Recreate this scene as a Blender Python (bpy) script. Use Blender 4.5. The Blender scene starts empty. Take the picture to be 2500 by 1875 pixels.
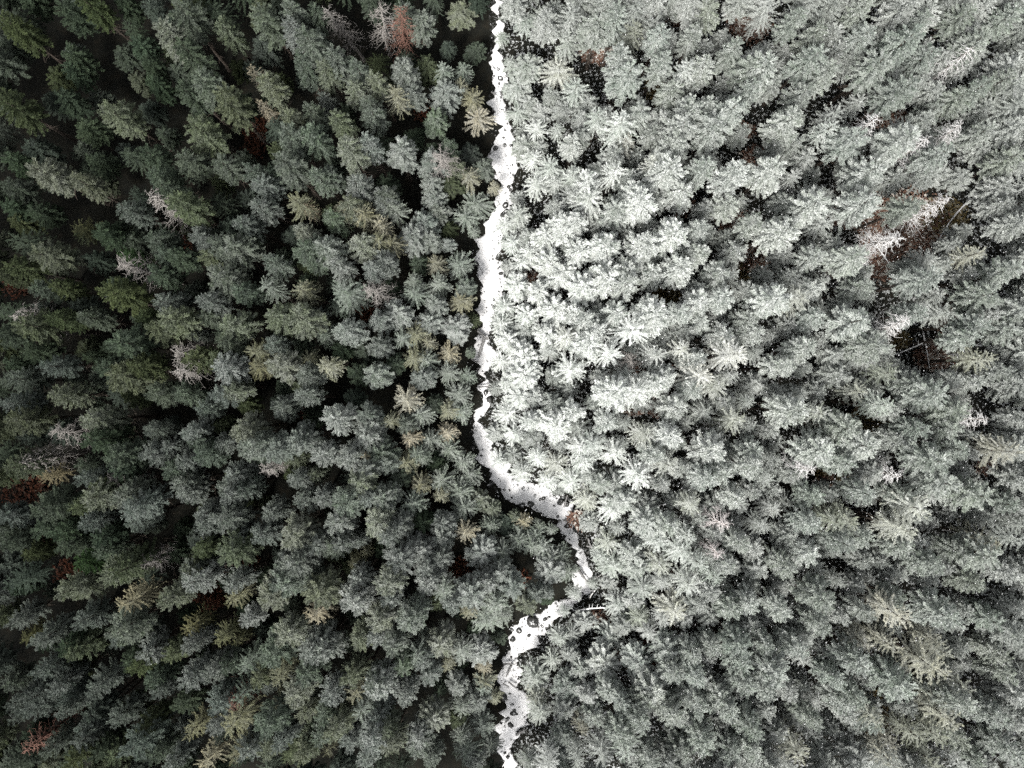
import bpy, math, random
import numpy as np

# ------------------------------------------------------------------ camera, sky, sun, exposure
SC = bpy.context.scene
COL = SC.collection
CAM_H = 128.0                    # metres above the ground
FOC = 2500.0                     # focal length in photograph pixels (2500 wide)

cam_d = bpy.data.cameras.new("camera")
cam_d.sensor_width = 36.0
cam_d.lens = 36.0 * FOC / 2500.0
cam_d.clip_start = 0.5
cam_d.clip_end = 1500.0
cam = bpy.data.objects.new("camera", cam_d)
cam.location = (0, 0, CAM_H)
cam.rotation_euler = (0, 0, 0)
COL.objects.link(cam)
SC.camera = cam

SUN_EL, SUN_AZ = 58.0, 246.0     # sun stands over the lower left of the picture, veiled by thin cloud
wd = bpy.data.worlds.new("World")
SC.world = wd
wd.use_nodes = True
wn = wd.node_tree
bg = wn.nodes["Background"]
sky = wn.nodes.new("ShaderNodeTexSky")
sky.sky_type = 'NISHITA'
sky.sun_disc = False
sky.sun_elevation = math.radians(SUN_EL)
sky.sun_rotation = math.radians(90.0 - SUN_AZ)
sky.air_density = 1.0
sky.dust_density = 4.0
hs = wn.nodes.new("ShaderNodeHueSaturation")
hs.inputs["Saturation"].default_value = 0.12
wn.links.new(sky.outputs[0], hs.inputs["Color"])
wn.links.new(hs.outputs[0], bg.inputs[0])
bg.inputs[1].default_value = 0.095

sun_d = bpy.data.lights.new("sun", 'SUN')
sun_d.energy = 2.7
sun_d.angle = math.radians(15.0)
sun_d.color = (1.0, 0.965, 0.91)
sun = bpy.data.objects.new("sun", sun_d)
az, el = math.radians(SUN_AZ), math.radians(SUN_EL)
from mathutils import Vector
sdir = Vector((math.cos(el) * math.cos(az), math.cos(el) * math.sin(az), math.sin(el)))
sun.rotation_euler = sdir.to_track_quat('Z', 'Y').to_euler()
sun.location = sdir * 200
COL.objects.link(sun)

vs = SC.view_settings
vs.view_transform = 'Standard'
vs.look = 'None'
vs.gamma = 1.0
vs.exposure = 0.95
vs.use_curve_mapping = False
SC.cycles.use_denoising = False
SC.cycles.adaptive_threshold = 0.04
SC.cycles.max_bounces = 4
SC.cycles.diffuse_bounces = 2
SC.cycles.transmission_bounces = 2
SC.cycles.glossy_bounces = 1

rng = np.random.default_rng(11)
random.seed(7)


def world_xy(u, v, z=0.0):
    """a point of the photograph at height z, as metres on the ground plan"""
    k = (CAM_H - z) / FOC
    return (u - 1250.0) * k, (937.5 - v) * k


# ------------------------------------------------------------------ materials
def new_mat(name):
    m = bpy.data.materials.new(name)
    m.use_nodes = True
    nt = m.node_tree
    p = nt.nodes["Principled BSDF"]
    p.inputs["Specular IOR Level"].default_value = 0.25
    return m, nt, p


def node(nt, t, **kw):
    n = nt.nodes.new(t)
    for k, v in kw.items():
        setattr(n, k, v)
    return n


def mixrgb(nt, fac, a, b):
    n = node(nt, "ShaderNodeMix", data_type='RGBA')
    for sock, val in ((n.inputs[0], fac), (n.inputs[6], a), (n.inputs[7], b)):
        if hasattr(val, "links") or hasattr(val, "is_linked"):
            nt.links.new(val, sock)
        else:
            sock.default_value = val
    return n.outputs[2]


def math_n(nt, op, a, b=0.0, clamp=False):
    n = node(nt, "ShaderNodeMath", operation=op, use_clamp=clamp)
    for sock, val in ((n.inputs[0], a), (n.inputs[1], b)):
        if hasattr(val, "is_linked"):
            nt.links.new(val, sock)
        else:
            sock.default_value = val
    return n.outputs[0]


def noise(nt, scale, detail=3.0, rough=0.6):
    g = node(nt, "ShaderNodeNewGeometry")
    n = node(nt, "ShaderNodeTexNoise")
    n.inputs["Scale"].default_value = scale
    n.inputs["Detail"].default_value = detail
    n.inputs["Roughness"].default_value = rough
    nt.links.new(g.outputs["Position"], n.inputs["Vector"])
    return n.outputs[0]


def ramp(nt, fac, stops):
    r = node(nt, "ShaderNodeValToRGB")
    e = r.color_ramp.elements
    while len(e) < len(stops):
        e.new(0.5)
    for el_, (p, c) in zip(e, stops):
        el_.position = p
        el_.color = c
    nt.links.new(fac, r.inputs[0])
    return r.outputs[0]


SNOW = (0.88, 0.89, 0.90, 1)
RIME = (0.86, 0.885, 0.865, 1)


def foliage_material(name, per_object):
    """needles in the tree's own colour with hoar frost lying on what faces up"""
    m, nt, p = new_mat(name)
    if per_object:
        oi = node(nt, "ShaderNodeObjectInfo")
        tint, frost = oi.outputs["Color"], oi.outputs["Alpha"]
    else:
        at = node(nt, "ShaderNodeAttribute", attribute_name="tint", attribute_type='INSTANCER')
        tint, frost = at.outputs["Color"], at.outputs["Alpha"]
    var = node(nt, "ShaderNodeAttribute", attribute_name="twig").outputs["Fac"]
    bright = node(nt, "ShaderNodeMix", data_type='RGBA', blend_type='MULTIPLY')
    bright.inputs[0].default_value = 1.0
    nt.links.new(tint, bright.inputs[6])
    nt.links.new(ramp(nt, var, [(0.0, (0.55, 0.58, 0.6, 1)), (1.0, (1.5, 1.45, 1.35, 1))]), bright.inputs[7])
    g = node(nt, "ShaderNodeNewGeometry")
    sep = node(nt, "ShaderNodeSeparateXYZ")
    nt.links.new(g.outputs["True Normal"], sep.inputs[0])
    up = math_n(nt, 'ABSOLUTE', sep.outputs[2])
    upm = node(nt, "ShaderNodeMapRange", interpolation_type='SMOOTHSTEP')
    upm.inputs[1].default_value = 0.25
    upm.inputs[2].default_value = 0.8
    nt.links.new(up, upm.inputs[0])
    nz = math_n(nt, 'ADD', math_n(nt, 'MULTIPLY', noise(nt, 1.1, 4.0, 0.7), 1.6), -0.3)
    cover = math_n(nt, 'ADD', math_n(nt, 'MULTIPLY', upm.outputs[0], 0.6), 0.4)
    f = math_n(nt, 'MULTIPLY', math_n(nt, 'MULTIPLY', cover, nz, True), math_n(nt, 'MULTIPLY', frost, 1.4), True)
    col = mixrgb(nt, f, bright.outputs[2], RIME)
    nt.links.new(col, p.inputs["Base Color"])
    p.inputs["Roughness"].default_value = 0.75
    out = nt.nodes["Material Output"]
    tr = node(nt, "ShaderNodeBsdfTranslucent")
    nt.links.new(col, tr.inputs[0])
    mx = node(nt, "ShaderNodeMixShader")
    mx.inputs[0].default_value = 0.15
    nt.links.new(p.outputs[0], mx.inputs[1])
    nt.links.new(tr.outputs[0], mx.inputs[2])
    nt.links.new(mx.outputs[0], out.inputs[0])
    return m


def bark_material(name, a, b, frost=0.0):
    m, nt, p = new_mat(name)
    col = ramp(nt, noise(nt, 3.0, 5.0, 0.7), [(0.3, a), (0.7, b)])
    if frost:
        g = node(nt, "ShaderNodeNewGeometry")
        sep = node(nt, "ShaderNodeSeparateXYZ")
        nt.links.new(g.outputs["Normal"], sep.inputs[0])
        mr = node(nt, "ShaderNodeMapRange")
        mr.inputs[1].default_value = 0.1
        mr.inputs[2].default_value = 0.7
        nt.links.new(sep.outputs[2], mr.inputs[0])
        col = mixrgb(nt, math_n(nt, 'MULTIPLY', mr.outputs[0], frost, True), col, SNOW)
    nt.links.new(col, p.inputs["Base Color"])
    p.inputs["Roughness"].default_value = 0.9
    return m


M_FOL = foliage_material("conifer_needles", True)
M_FOLS = foliage_material("conifer_needles_mass", False)
M_BARK = bark_material("dark_bark", (0.05, 0.04, 0.032, 1), (0.12, 0.10, 0.085, 1))
M_SNAG = bark_material("bleached_wood", (0.16, 0.15, 0.14, 1), (0.36, 0.34, 0.32, 1))
M_SNAGW = bark_material("frosted_wood", (0.22, 0.20, 0.18, 1), (0.42, 0.39, 0.37, 1), 0.7)
M_RUST = bark_material("rusty_twigs", (0.12, 0.06, 0.045, 1), (0.24, 0.14, 0.11, 1))
M_PINK = bark_material("pink_frosted_twigs", (0.20, 0.13, 0.11, 1), (0.38, 0.29, 0.26, 1), 0.6)
M_LOG = bark_material("wet_log", (0.025, 0.02, 0.017, 1), (0.07, 0.06, 0.05, 1), 0.25)
M_LOGW = bark_material("snowy_log", (0.10, 0.085, 0.07, 1), (0.2, 0.18, 0.16, 1), 0.9)

# ground: dark needle litter, snow lying thinly on the white side of the stream
m, nt, p = new_mat("forest_floor")
lit = ramp(nt, noise(nt, 0.8, 6.0, 0.7), [(0.30, (0.005, 0.006, 0.005, 1)), (0.55, (0.010, 0.010, 0.007, 1)), (0.8, (0.022, 0.017, 0.011, 1))])
fl = math_n(nt, 'GREATER_THAN', noise(nt, 2.6, 5.0, 0.75), 0.565)
side_at = node(nt, "ShaderNodeAttribute", attribute_name="snowy").outputs["Fac"]
nt.links.new(mixrgb(nt, math_n(nt, 'MULTIPLY', fl, side_at), lit, (0.5, 0.52, 0.52, 1)), p.inputs["Base Color"])
p.inputs["Roughness"].default_value = 0.95
M_FLOOR = m

m, nt, p = new_mat("stream_snow")
c = ramp(nt, noise(nt, 1.4, 6.0, 0.75), [(0.36, (0.05, 0.05, 0.048, 1)), (0.395, (0.5, 0.51, 0.52, 1)), (0.44, (0.93, 0.93, 0.94, 1))])
nt.links.new(c, p.inputs["Base Color"])
p.inputs["Roughness"].default_value = 0.8
bmp = node(nt, "ShaderNodeBump")
bmp.inputs["Strength"].default_value = 0.5
bmp.inputs["Distance"].default_value = 0.15
nt.links.new(noise(nt, 2.5, 5.0, 0.6), bmp.inputs["Height"])
nt.links.new(bmp.outputs[0], p.inputs["Normal"])
M_SNOW = m

m, nt, p = new_mat("wet_rock")
g = node(nt, "ShaderNodeNewGeometry")
sep = node(nt, "ShaderNodeSeparateXYZ")
nt.links.new(g.outputs["Normal"], sep.inputs[0])
rk = ramp(nt, noise(nt, 3.0, 6.0, 0.7), [(0.3, (0.02, 0.021, 0.022, 1)), (0.7, (0.10, 0.10, 0.095, 1))])
cap = math_n(nt, 'MULTIPLY', math_n(nt, 'GREATER_THAN', math_n(nt, 'ADD', sep.outputs[2], math_n(nt, 'MULTIPLY', noise(nt, 2.2, 5.0, 0.7), 0.9)), 1.42), 0.8)
nt.links.new(mixrgb(nt, cap, rk, SNOW), p.inputs["Base Color"])
p.inputs["Roughness"].default_value = 0.6
M_ROCK = m

m, nt, p = new_mat("bracken_fronds")
at = node(nt, "ShaderNodeAttribute", attribute_name="tint")
nt.links.new(at.outputs["Color"], p.inputs["Base Color"])
p.inputs["Roughness"].default_value = 0.8
M_BRACKEN = m

m, nt, p = new_mat("snow_flake")
p.inputs["Base Color"].default_value = (0.9, 0.91, 0.92, 1)
p.inputs["Roughness"].default_value = 0.6
M_FLAKE = m


# ------------------------------------------------------------------ mesh helpers
def mesh_from(name, V, F, mat, attrs=None, smooth=False):
    """V (n,3), F (m,4) quads (a repeated last index makes a triangle)"""
    me = bpy.data.meshes.new(name)
    V = np.asarray(V, dtype=np.float32)
    F = np.asarray(F, dtype=np.int32)
    k = F.shape[1]
    me.vertices.add(len(V))
    me.vertices.foreach_set("co", V.ravel())
    me.loops.add(F.size)
    me.loops.foreach_set("vertex_index", F.ravel())
    me.polygons.add(len(F))
    me.polygons.foreach_set("loop_start", np.arange(0, F.size, k, dtype=np.int32))
    if smooth:
        me.polygons.foreach_set("use_smooth", np.ones(len(F), dtype=bool))
    for an, (typ, data) in (attrs or {}).items():
        a = me.attributes.new(an, typ, 'POINT')
        a.data.foreach_set("color" if typ == 'FLOAT_COLOR' else "value", np.asarray(data, dtype=np.float32).ravel())
    me.update(calc_edges=True)
    me.validate()
    me.materials.append(mat)
    return me


def tube(path, radii, sides=5):
    """a tapered round limb along a path"""
    path = np.asarray(path, float)
    n = len(path)
    tan = np.gradient(path, axis=0)
    tan /= np.linalg.norm(tan, axis=1)[:, None] + 1e-9
    ref = np.array([1.0, 0, 0]) if abs(tan[0, 0]) < 0.8 else np.array([0, 1.0, 0])
    a = np.cross(tan, ref)
    a /= np.linalg.norm(a, axis=1)[:, None] + 1e-9
    b = np.cross(tan, a)
    th = np.linspace(0, 2 * math.pi, sides, endpoint=False)
    r = np.asarray(radii, float)[:, None, None]
    V = path[:, None, :] + r * (np.cos(th)[None, :, None] * a[:, None, :] + np.sin(th)[None, :, None] * b[:, None, :])
    V = V.reshape(-1, 3)
    i = np.arange(n - 1)[:, None] * sides
    j = np.arange(sides)[None, :]
    j2 = (j + 1) % sides
    F = np.stack([i + j, i + j2, i + sides + j2, i + sides + j], -1).reshape(-1, 4)
    return V, F


def join(parts):
    Vs, Fs, o = [], [], 0
    for V, F in parts:
        Vs.append(V)
        Fs.append(F + o)
        o += len(V)
    return np.concatenate(Vs), np.concatenate(Fs)


def unit(a):
    return a / (np.linalg.norm(a, axis=-1, keepdims=True) + 1e-9)


# ------------------------------------------------------------------ tree prototypes
UP = np.array([0.0, 0.0, 1.0])


def build_crown(seed, style, lod=1.0):
    """needle sprays of one conifer 22 m high; style 'fir' is clumpy, 'spruce' is an open star of thin limbs"""
    r = np.random.default_rng(seed)
    H = 22.0
    P, D, S, L, W, T = [], [], [], [], [], []
    if style == 'fir':
        nb, R, base, pw = int(98 * (0.65 + 0.35 * lod)), 1.88 * r.uniform(0.92, 1.08), r.uniform(0.56, 0.62), r.uniform(0.52, 0.64)
    else:
        nb, R, base, pw = int(72 * (0.7 + 0.3 * lod)), 2.05 * r.uniform(0.92, 1.1), r.uniform(0.52, 0.6), r.uniform(0.58, 0.74)
    lob = r.integers(2, 5)
    ph = r.uniform(0, 6.28)
    az0 = r.uniform(0, 6.28)
    for i in range(nb):
        t = ((i + r.uniform(0.1, 0.9)) / nb) ** 0.66
        t = max(t, 0.015)
        z0 = H * (1 - t * (1 - base)) - 0.15
        az = az0 + i * 2.39996 + r.normal(0, 0.22)
        if style == 'spruce':       # limbs stand in whorls
            wh = math.floor(t * 8)
            z0 = H * (1 - (wh + r.uniform(0.2, 0.6)) / 8.0 * (1 - base)) - 0.1
            t = (H - z0) / (H * (1 - base))
        prof = t ** pw * (1.0 if t < 0.5 else 1.0 - 0.75 * (t - 0.5))
        ln = R * prof * r.uniform(0.72, 1.14) * (1 + 0.16 * math.sin(lob * az + ph)) + 0.22
        if style == 'fir':
            el_ = math.radians(58 - 62 * t ** 0.55 + r.normal(0, 7))
            droop = 0.10 + 0.25 * t
        else:
            el_ = math.radians(42 - 58 * t ** 0.5 + r.normal(0, 5))
            droop = 0.12 + 0.22 * t
        hd = np.array([math.cos(az), math.sin(az), 0.0])
        sd = np.array([-math.sin(az), math.cos(az), 0.0])
        bend = r.normal(0, 0.12)
        sp = (0.125 if style == 'fir' else 0.10) / lod
        n = max(3, int(ln / sp))
        s0 = 0.18 if style == 'fir' else 0.10
        s = np.linspace(s0, 1.0, n)
        pos = (hd[None] * (ln * s)[:, None] + sd[None] * (ln * bend * s ** 2)[:, None]
               + UP[None] * (ln * (math.tan(el_) * s * (1 - 0.35 * s) - droop * s ** 2 + 0.10 * s ** 4))[:, None])
        pos[:, 2] += z0
        tan = unit(np.gradient(pos, axis=0))
        tw = r.uniform(0, 1)
        wk = 1.0 / math.sqrt(lod)
        if style == 'fir':
            sides = (-1, 1, 0, 2)
        else:
            sides = (-1, 1, 0)
        for sg in sides:
            a = r.uniform(0.6, 1.05, n) if style == 'fir' else r.uniform(0.5, 0.85, n)
            if sg in (-1, 1):
                d = tan * np.cos(a)[:, None] + sg * sd[None] * np.sin(a)[:, None] + UP[None] * r.normal(0.12 if style == 'fir' else -0.12, 0.25, n)[:, None]
                l = (0.36 * (1.0 - 0.25 * s) if style == 'fir' else 0.27 * (1.15 - 0.6 * s)) * r.uniform(0.7, 1.3, n)
            else:
                d = tan + r.normal(0, 0.35, (n, 3)) + UP[None] * ((0.75 if sg == 2 else 0.25) if style == 'fir' else 0.05)
                l = (0.36 if style == 'fir' else 0.30) * r.uniform(0.7, 1.3, n)
            d = unit(d)
            w = (0.12 if style == 'fir' else 0.06) * r.uniform(0.7, 1.4, n) * wk
            sv = unit(np.cross(d, UP[None] + r.normal(0, 0.45, (n, 3))))
            P.append(pos); D.append(d); S.append(sv); L.append(l); W.append(w)
            T.append(np.clip(tw * 0.6 + r.uniform(0, 0.4, n), 0, 1))
        # tuft closing the limb
        k = 5 if style == 'fir' else 2
        d = unit(tan[-1][None] + r.normal(0, 0.55, (k, 3)) + UP[None] * 0.35)
        P.append(np.repeat(pos[-1][None], k, 0)); D.append(d)
        S.append(unit(np.cross(d, UP[None] + r.normal(0, 0.5, (k, 3)))))
        L.append(r.uniform(0.22, 0.42, k)); W.append(r.uniform(0.09, 0.16, k)); T.append(np.full(k, min(1, tw * 0.6 + 0.4)))
    # leader shoot
    k = 12
    zz = r.uniform(H - 0.9, H - 0.1, k)
    d = unit(np.stack([r.normal(0, 1, k), r.normal(0, 1, k), r.uniform(0.4, 1.6, k)], 1))
    P.append(np.stack([np.zeros(k), np.zeros(k), zz], 1)); D.append(d)
    S.append(unit(np.cross(d, r.normal(0, 1, (k, 3))))); L.append(r.uniform(0.25, 0.5, k)); W.append(r.uniform(0.07, 0.12, k)); T.append(r.uniform(0.4, 1, k))
    P, D, S = np.concatenate(P), np.concatenate(D), np.concatenate(S)
    L, W, T = np.concatenate(L)[:, None], np.concatenate(W)[:, None], np.concatenate(T)
    n = len(P)
    V = np.stack([P, P + D * L * 0.5 + S * W * 0.5, P + D * L, P + D * L * 0.5 - S * W * 0.5], 1).reshape(-1, 3)
    F = np.arange(4 * n).reshape(-1, 4)
    return V, F, np.repeat(T, 4)


def build_trunk(seed):
    r = np.random.default_rng(seed)
    zs = np.array([-0.3, 0.3, 2.0, 6.0, 11.0, 16.0, 20.0, 21.8])
    path = np.stack([r.normal(0, 0.03, 8), r.normal(0, 0.03, 8), zs], 1)
    parts = [tube(path, [0.36, 0.27, 0.23, 0.20, 0.16, 0.10, 0.045, 0.012], 7)]
    for _ in range(26):            # dead lower limbs
        z = r.uniform(4.0, 14.0)
        a = r.uniform(0, 6.28)
        l = r.uniform(0.5, 1.6)
        q = np.array([[0, 0, z], [0.55 * l * math.cos(a), 0.55 * l * math.sin(a), z - 0.05], [l * math.cos(a + 0.15), l * math.sin(a + 0.15), z - 0.22 * l]])
        parts.append(tube(q, [0.035, 0.025, 0.008], 4))
    return join(parts)


def build_snag(seed, full=1.0):
    """bare dead conifer: trunk apart from its limbs"""
    r = np.random.default_rng(seed)
    H = 22.0
    zs = np.array([-0.3, 1, 5, 10, 15, 19, 21.5, 22.0])
    path = np.stack([np.cumsum(r.normal(0, 0.06, 8)), np.cumsum(r.normal(0, 0.06, 8)), zs], 1)
    trunk = tube(path, [0.34, 0.27, 0.23, 0.19, 0.14, 0.085, 0.045, 0.02], 7)
    parts = []
    nb = int(84 * full)
    for i in range(nb):
        t = (i + r.uniform()) / nb
        z = 21.6 - 13.5 * t
        a = i * 2.4 + r.normal(0, 0.3)
        l = (0.5 + 1.9 * t ** 0.7) * r.uniform(0.5, 1.15)
        bx = np.interp(z, zs, path[:, 0]); by = np.interp(z, zs, path[:, 1])
        s = np.linspace(0, 1, 6)
        h = np.stack([np.cos(a + 0.25 * s * r.normal(0, 1)), np.sin(a + 0.25 * s * r.normal(0, 1))], 1)
        q = np.zeros((6, 3))
        q[:, 0] = bx + h[:, 0] * l * s
        q[:, 1] = by + h[:, 1] * l * s
        q[:, 2] = z + l * (r.uniform(-0.1, 0.35) * s - r.uniform(0.1, 0.5) * s ** 2)
        parts.append(tube(q, np.linspace(0.045, 0.014, 6), 4))
        for k in range(r.integers(3, 8)):
            j = r.integers(2, 6)
            b2 = a + r.choice([-1, 1]) * r.uniform(0.5, 1.2)
            l2 = l * r.uniform(0.18, 0.42)
            e = q[j] + np.array([math.cos(b2) * l2, math.sin(b2) * l2, r.uniform(-0.3, 0.15) * l2])
            mid = (q[j] + e) / 2 + r.normal(0, 0.04, 3)
            parts.append(tube(np.array([q[j], mid, e]), [0.024, 0.018, 0.008], 4))
    return trunk, join(parts)


CROWN = {}
for i in range(8):
    V, F, T = build_crown(100 + i, 'fir')
    CROWN[('fir', i)] = mesh_from("fir_crown", V, F, M_FOL, {"twig": ('FLOAT', T)})
for i in range(6):
    V, F, T = build_crown(200 + i, 'spruce')
    CROWN[('spruce', i)] = mesh_from("spruce_crown", V, F, M_FOL, {"twig": ('FLOAT', T)})
TRUNK = []
for i in range(4):
    V, F = build_trunk(400 + i)
    TRUNK.append(mesh_from("trunk", V, F, M_BARK, None, True))
SNAG = []
for i in range(5):
    a, b = build_snag(500 + i)
    SNAG.append((a, b))

# ------------------------------------------------------------------ where the trees stand: "x y kind" of each treetop in the photograph
# f grey-green fir, o olive fir, b blue-grey fir, g fresh green fir, s open spruce, y yellow-green spruce, p pale straw spruce
# capital: large crown, + more frost, - lower than its neighbours, * small
GREEN_TREES = """
-12 40 O,195 -10 o,290 -5 f-,378 38 O+,415 8 F,538 55 o,435 115 F,470 165 F,452 207 f,535 240 O,160 160 f-,160 120 f-,368 195 f-,330 100 f-,258 255 O+,
-12 235 O,428 372 F,460 290 O,343 365 f,533 397 f,605 405 f,70 410 O+,165 442 o+,200 305 f-,142 230 f-,220 385 f-,377 415 f,390 455 f,15 385 f-,610 165 p*,
636 15 F,687 50 b,744 72 F,699 5 f,764 15 f-,1024 40 F,1124 20 O,985 15 f-,724 140 f,786 155 o,820 118 f,871 140 f,846 190 o+,914 178 o,979 160 B,1078 160 s,
1129 162 s-,960 215 y,1084 218 B,1124 200 y*,1152 232 y,1166 285 P+,1002 215 b-,784 230 b*,888 243 f,642 193 o,693 268 o,755 270 f,829 268 o,897 265 f,
1061 284 g,693 325 F,747 312 F,840 352 O+,891 338 b,965 363 B+,1053 386 B,1050 440 b,1143 425 y,1180 405 f-,1206 455 p,682 383 F,761 412 f,795 418 f,
1095 352 g-,1107 398 o-,857 443 b,928 465 f,636 437 b,630 245 p*,
28 535 o-,15 500 f-,303 493 b,425 487 O,88 606 O+,14 640 o,85 685 f,125 705 o,238 566 f-,184 552 y-,297 620 g*,368 592 f,388 615 f,365 665 f,425 617 f,
470 575 b,510 566 f*,532 572 f,592 535 b,583 572 f,496 614 o,561 609 F+,518 680 F+,590 702 f,272 694 f-,263 725 O,204 773 f,175 748 b-,385 733 b,487 725 b,
340 776 o,363 804 o,411 770 O,484 762 f,564 776 O+,42 787 O,108 775 o,275 838 F,250 847 f*,320 889 O,272 906 O,96 886 b,45 852 f,207 870 f*,238 903 f,28 929 b,
15 890 f-,462 875 o,532 833 f,521 872 o,465 816 b*,595 858 y,538 900 B+,606 900 y,
636 487 b,704 478 y,744 498 p*,823 487 y,846 493 o,886 510 y,925 487 b,945 507 S,1058 478 b,1067 515 f,1160 495 S,1135 527 S,1157 563 s,809 532 g,733 555 o+,
744 603 F,778 595 F+,871 589 O+,920 541 p,920 583 y,951 589 y,1033 541 B,999 583 B,1044 580 b,1092 592 b*,818 640 b+,891 640 b,931 632 b,1061 640 y,1118 643 S,
642 643 f+,721 705 y,645 711 s,835 705 S,1005 685 s,1007 714 s,1067 691 s,1135 702 f-,1126 733 y-,1061 742 b,1044 784 b+,1112 801 B+,965 762 B+,920 779 b,
676 767 O,710 790 O,761 770 b-,837 804 B+,976 824 s,1010 816 y,1044 835 y*,1005 875 y,1036 881 s,1095 861 p,1092 909 s,1141 918 s,656 838 b,917 844 b,786 818 s-,
795 895 y+,744 872 y*,670 900 O+,738 917 b,908 912 F+,1030 923 b,1148 860 f-,
135 965 o+,11 991 b,6 1030 O,210 1030 O+,357 980 f,425 965 f,515 968 b,490 994 b,545 945 o+,17 1144 o,220 1076 F,270 1110 F,368 1065 b,440 1056 b,351 1116 b,
397 1093 b,468 1090 f,436 1127 b,482 1118 f,272 1150 f,96 1167 p*,74 1237 F,195 1195 b,232 1203 o,204 1226 O+,173 1252 o,297 1200 F+,397 1158 f,314 1240 B,
312 1277 b,431 1190 b,453 1223 b,493 1257 b,544 1285 B,538 1184 b,555 1212 b,575 1053 O+,589 1093 F+,533 1087 b,589 1195 b,566 1155 b,3 1285 b,85 1283 f,
201 1280 b,119 1311 f,150 1342 f,229 1311 f,227 1351 f,283 1376 O,473 1354 o,561 1359 O,570 1317 b,493 1294 b,493 1320 b*,62 1356 o-,187 1388 g,442 1388 o,467 1402 f,
676 999 b,738 974 b,801 1022 B+,886 1014 b,886 1062 B+,988 977 P+,988 1039 f,948 1031 y*,1022 1014 s,1118 965 S,1092 1002 y,1124 1005 s,1090 1059 p,996 1073 p,
1047 1076 s,1013 1110 s,1095 1099 s,988 1135 y,1129 1130 s,1146 1161 s,1075 1175 S,1027 1124 s*,1022 1189 y-,925 1107 F,727 1073 B,659 1093 B,775 1118 b+,832 1116 B+,
888 1116 p*,710 1116 o-,939 1138 b-,871 1184 O+,880 1150 b,707 1189 b,761 1161 o*,784 1226 b,835 1235 F,942 1223 F+,900 1215 b,1007 1235 S,1073 1215 y*,1121 1203 S,
1132 1240 S,1172 1223 o,1203 1246 o*,730 1243 b,659 1252 b,704 1314 O+,818 1288 B+,911 1286 O+,971 1291 b,1078 1283 b,1073 1317 B+,1135 1305 p,1194 1288 s,823 1325 b,
767 1337 b,866 1331 b*,934 1328 b,718 1371 B,803 1359 f,888 1354 y*,857 1382 y*,1016 1356 B+,959 1382 B,1073 1371 b,1175 1354 B+,1036 1396 b,1228 1351 s,636 1305 b,
667 1399 b,1278 1277 p*,1257 1262 o*,1307 1308 s,1324 1341 s+,1345 1363 s+,1267 1322 s,1372 1359 s,1343 1400 B+,1388 1400 s,1297 1334 s,1223 1407 b,1249 1440 b,
1183 1429 b,1308 1459 b*,1337 1455 b*,1209 1481 s,1286 1484 o,1198 1286 s*,1315 1285 s*,1348 1297 s*,
164 1447 O+,260 1422 O+,28 1442 f-,0 1518 b,91 1564 b,54 1564 y-,187 1527 b,278 1544 F+,300 1490 P,397 1479 O+,465 1433 B+,550 1473 y,566 1430 b,595 1524 b+,453 1541 y,
527 1569 y,572 1572 y*,147 1589 f,176 1598 o,96 1586 f*,346 1600 b+,312 1623 f,397 1609 o,467 1581 b,334 1558 b-,272 1575 b*,161 1654 o-,71 1666 b,116 1683 b,
198 1680 b,334 1646 o,363 1668 f,453 1666 b,504 1657 b,538 1640 f,595 1632 s,68 1714 b,147 1719 b,212 1708 b*,368 1705 b,436 1742 f,507 1719 b,581 1697 s,8 1731 b,
23 1762 b*,65 1759 b,130 1751 b,212 1751 b,283 1762 b,295 1742 o*,348 1782 o,550 1793 Y,431 1782 b*,453 1810 y,513 1793 b,530 1810 f*,113 1838 b,195 1821 b,57 1802 f*,
159 1870 o,312 1838 B,363 1855 f,411 1870 b,499 1870 p,592 1858 b,261 1872 o,232 1841 f,195 1782 b,566 1872 y,
639 1462 O+,676 1428 F+,761 1442 f,761 1473 O,767 1524 P,866 1436 b,860 1479 B+,931 1442 O+,937 1470 b,914 1524 O+,999 1518 F+,1013 1495 f,1044 1430 B+,1070 1462 s,
1101 1487 b,1146 1462 B+,1189 1433 b+,1143 1504 y*,1206 1487 s+,1192 1518 S,1226 1513 s,648 1598 F,696 1575 O+,747 1592 B,769 1615 B,713 1711 O+,735 1660 F,869 1572 o,
908 1566 b,956 1595 f,1067 1586 O+,1013 1609 s,1027 1626 b,1044 1663 b,1124 1603 s+,1172 1600 B+,1180 1637 p*,1090 1637 y*,631 1666 o,662 1666 y,670 1731 y,648 1688 b*,
801 1711 b,849 1674 o,866 1700 y,914 1677 f,942 1691 B+,980 1640 g,976 1725 b,1112 1683 b,1124 1739 s,1177 1688 s,1183 1671 y,1206 1711 y,1163 1722 b,642 1782 F,
727 1745 o,806 1790 O,784 1762 f,761 1782 g*,871 1748 s,925 1756 b,1055 1765 O+,1019 1816 b,1177 1782 S,1135 1847 S,1124 1810 s,648 1853 o,687 1827 b,738 1824 o,
730 1855 o,781 1810 f,795 1844 y*,846 1830 b,897 1830 B,931 1796 o,959 1841 o,1022 1847 F,1050 1867 f,888 1870 b,1197 1830 s,1155 1870 b
"""
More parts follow.
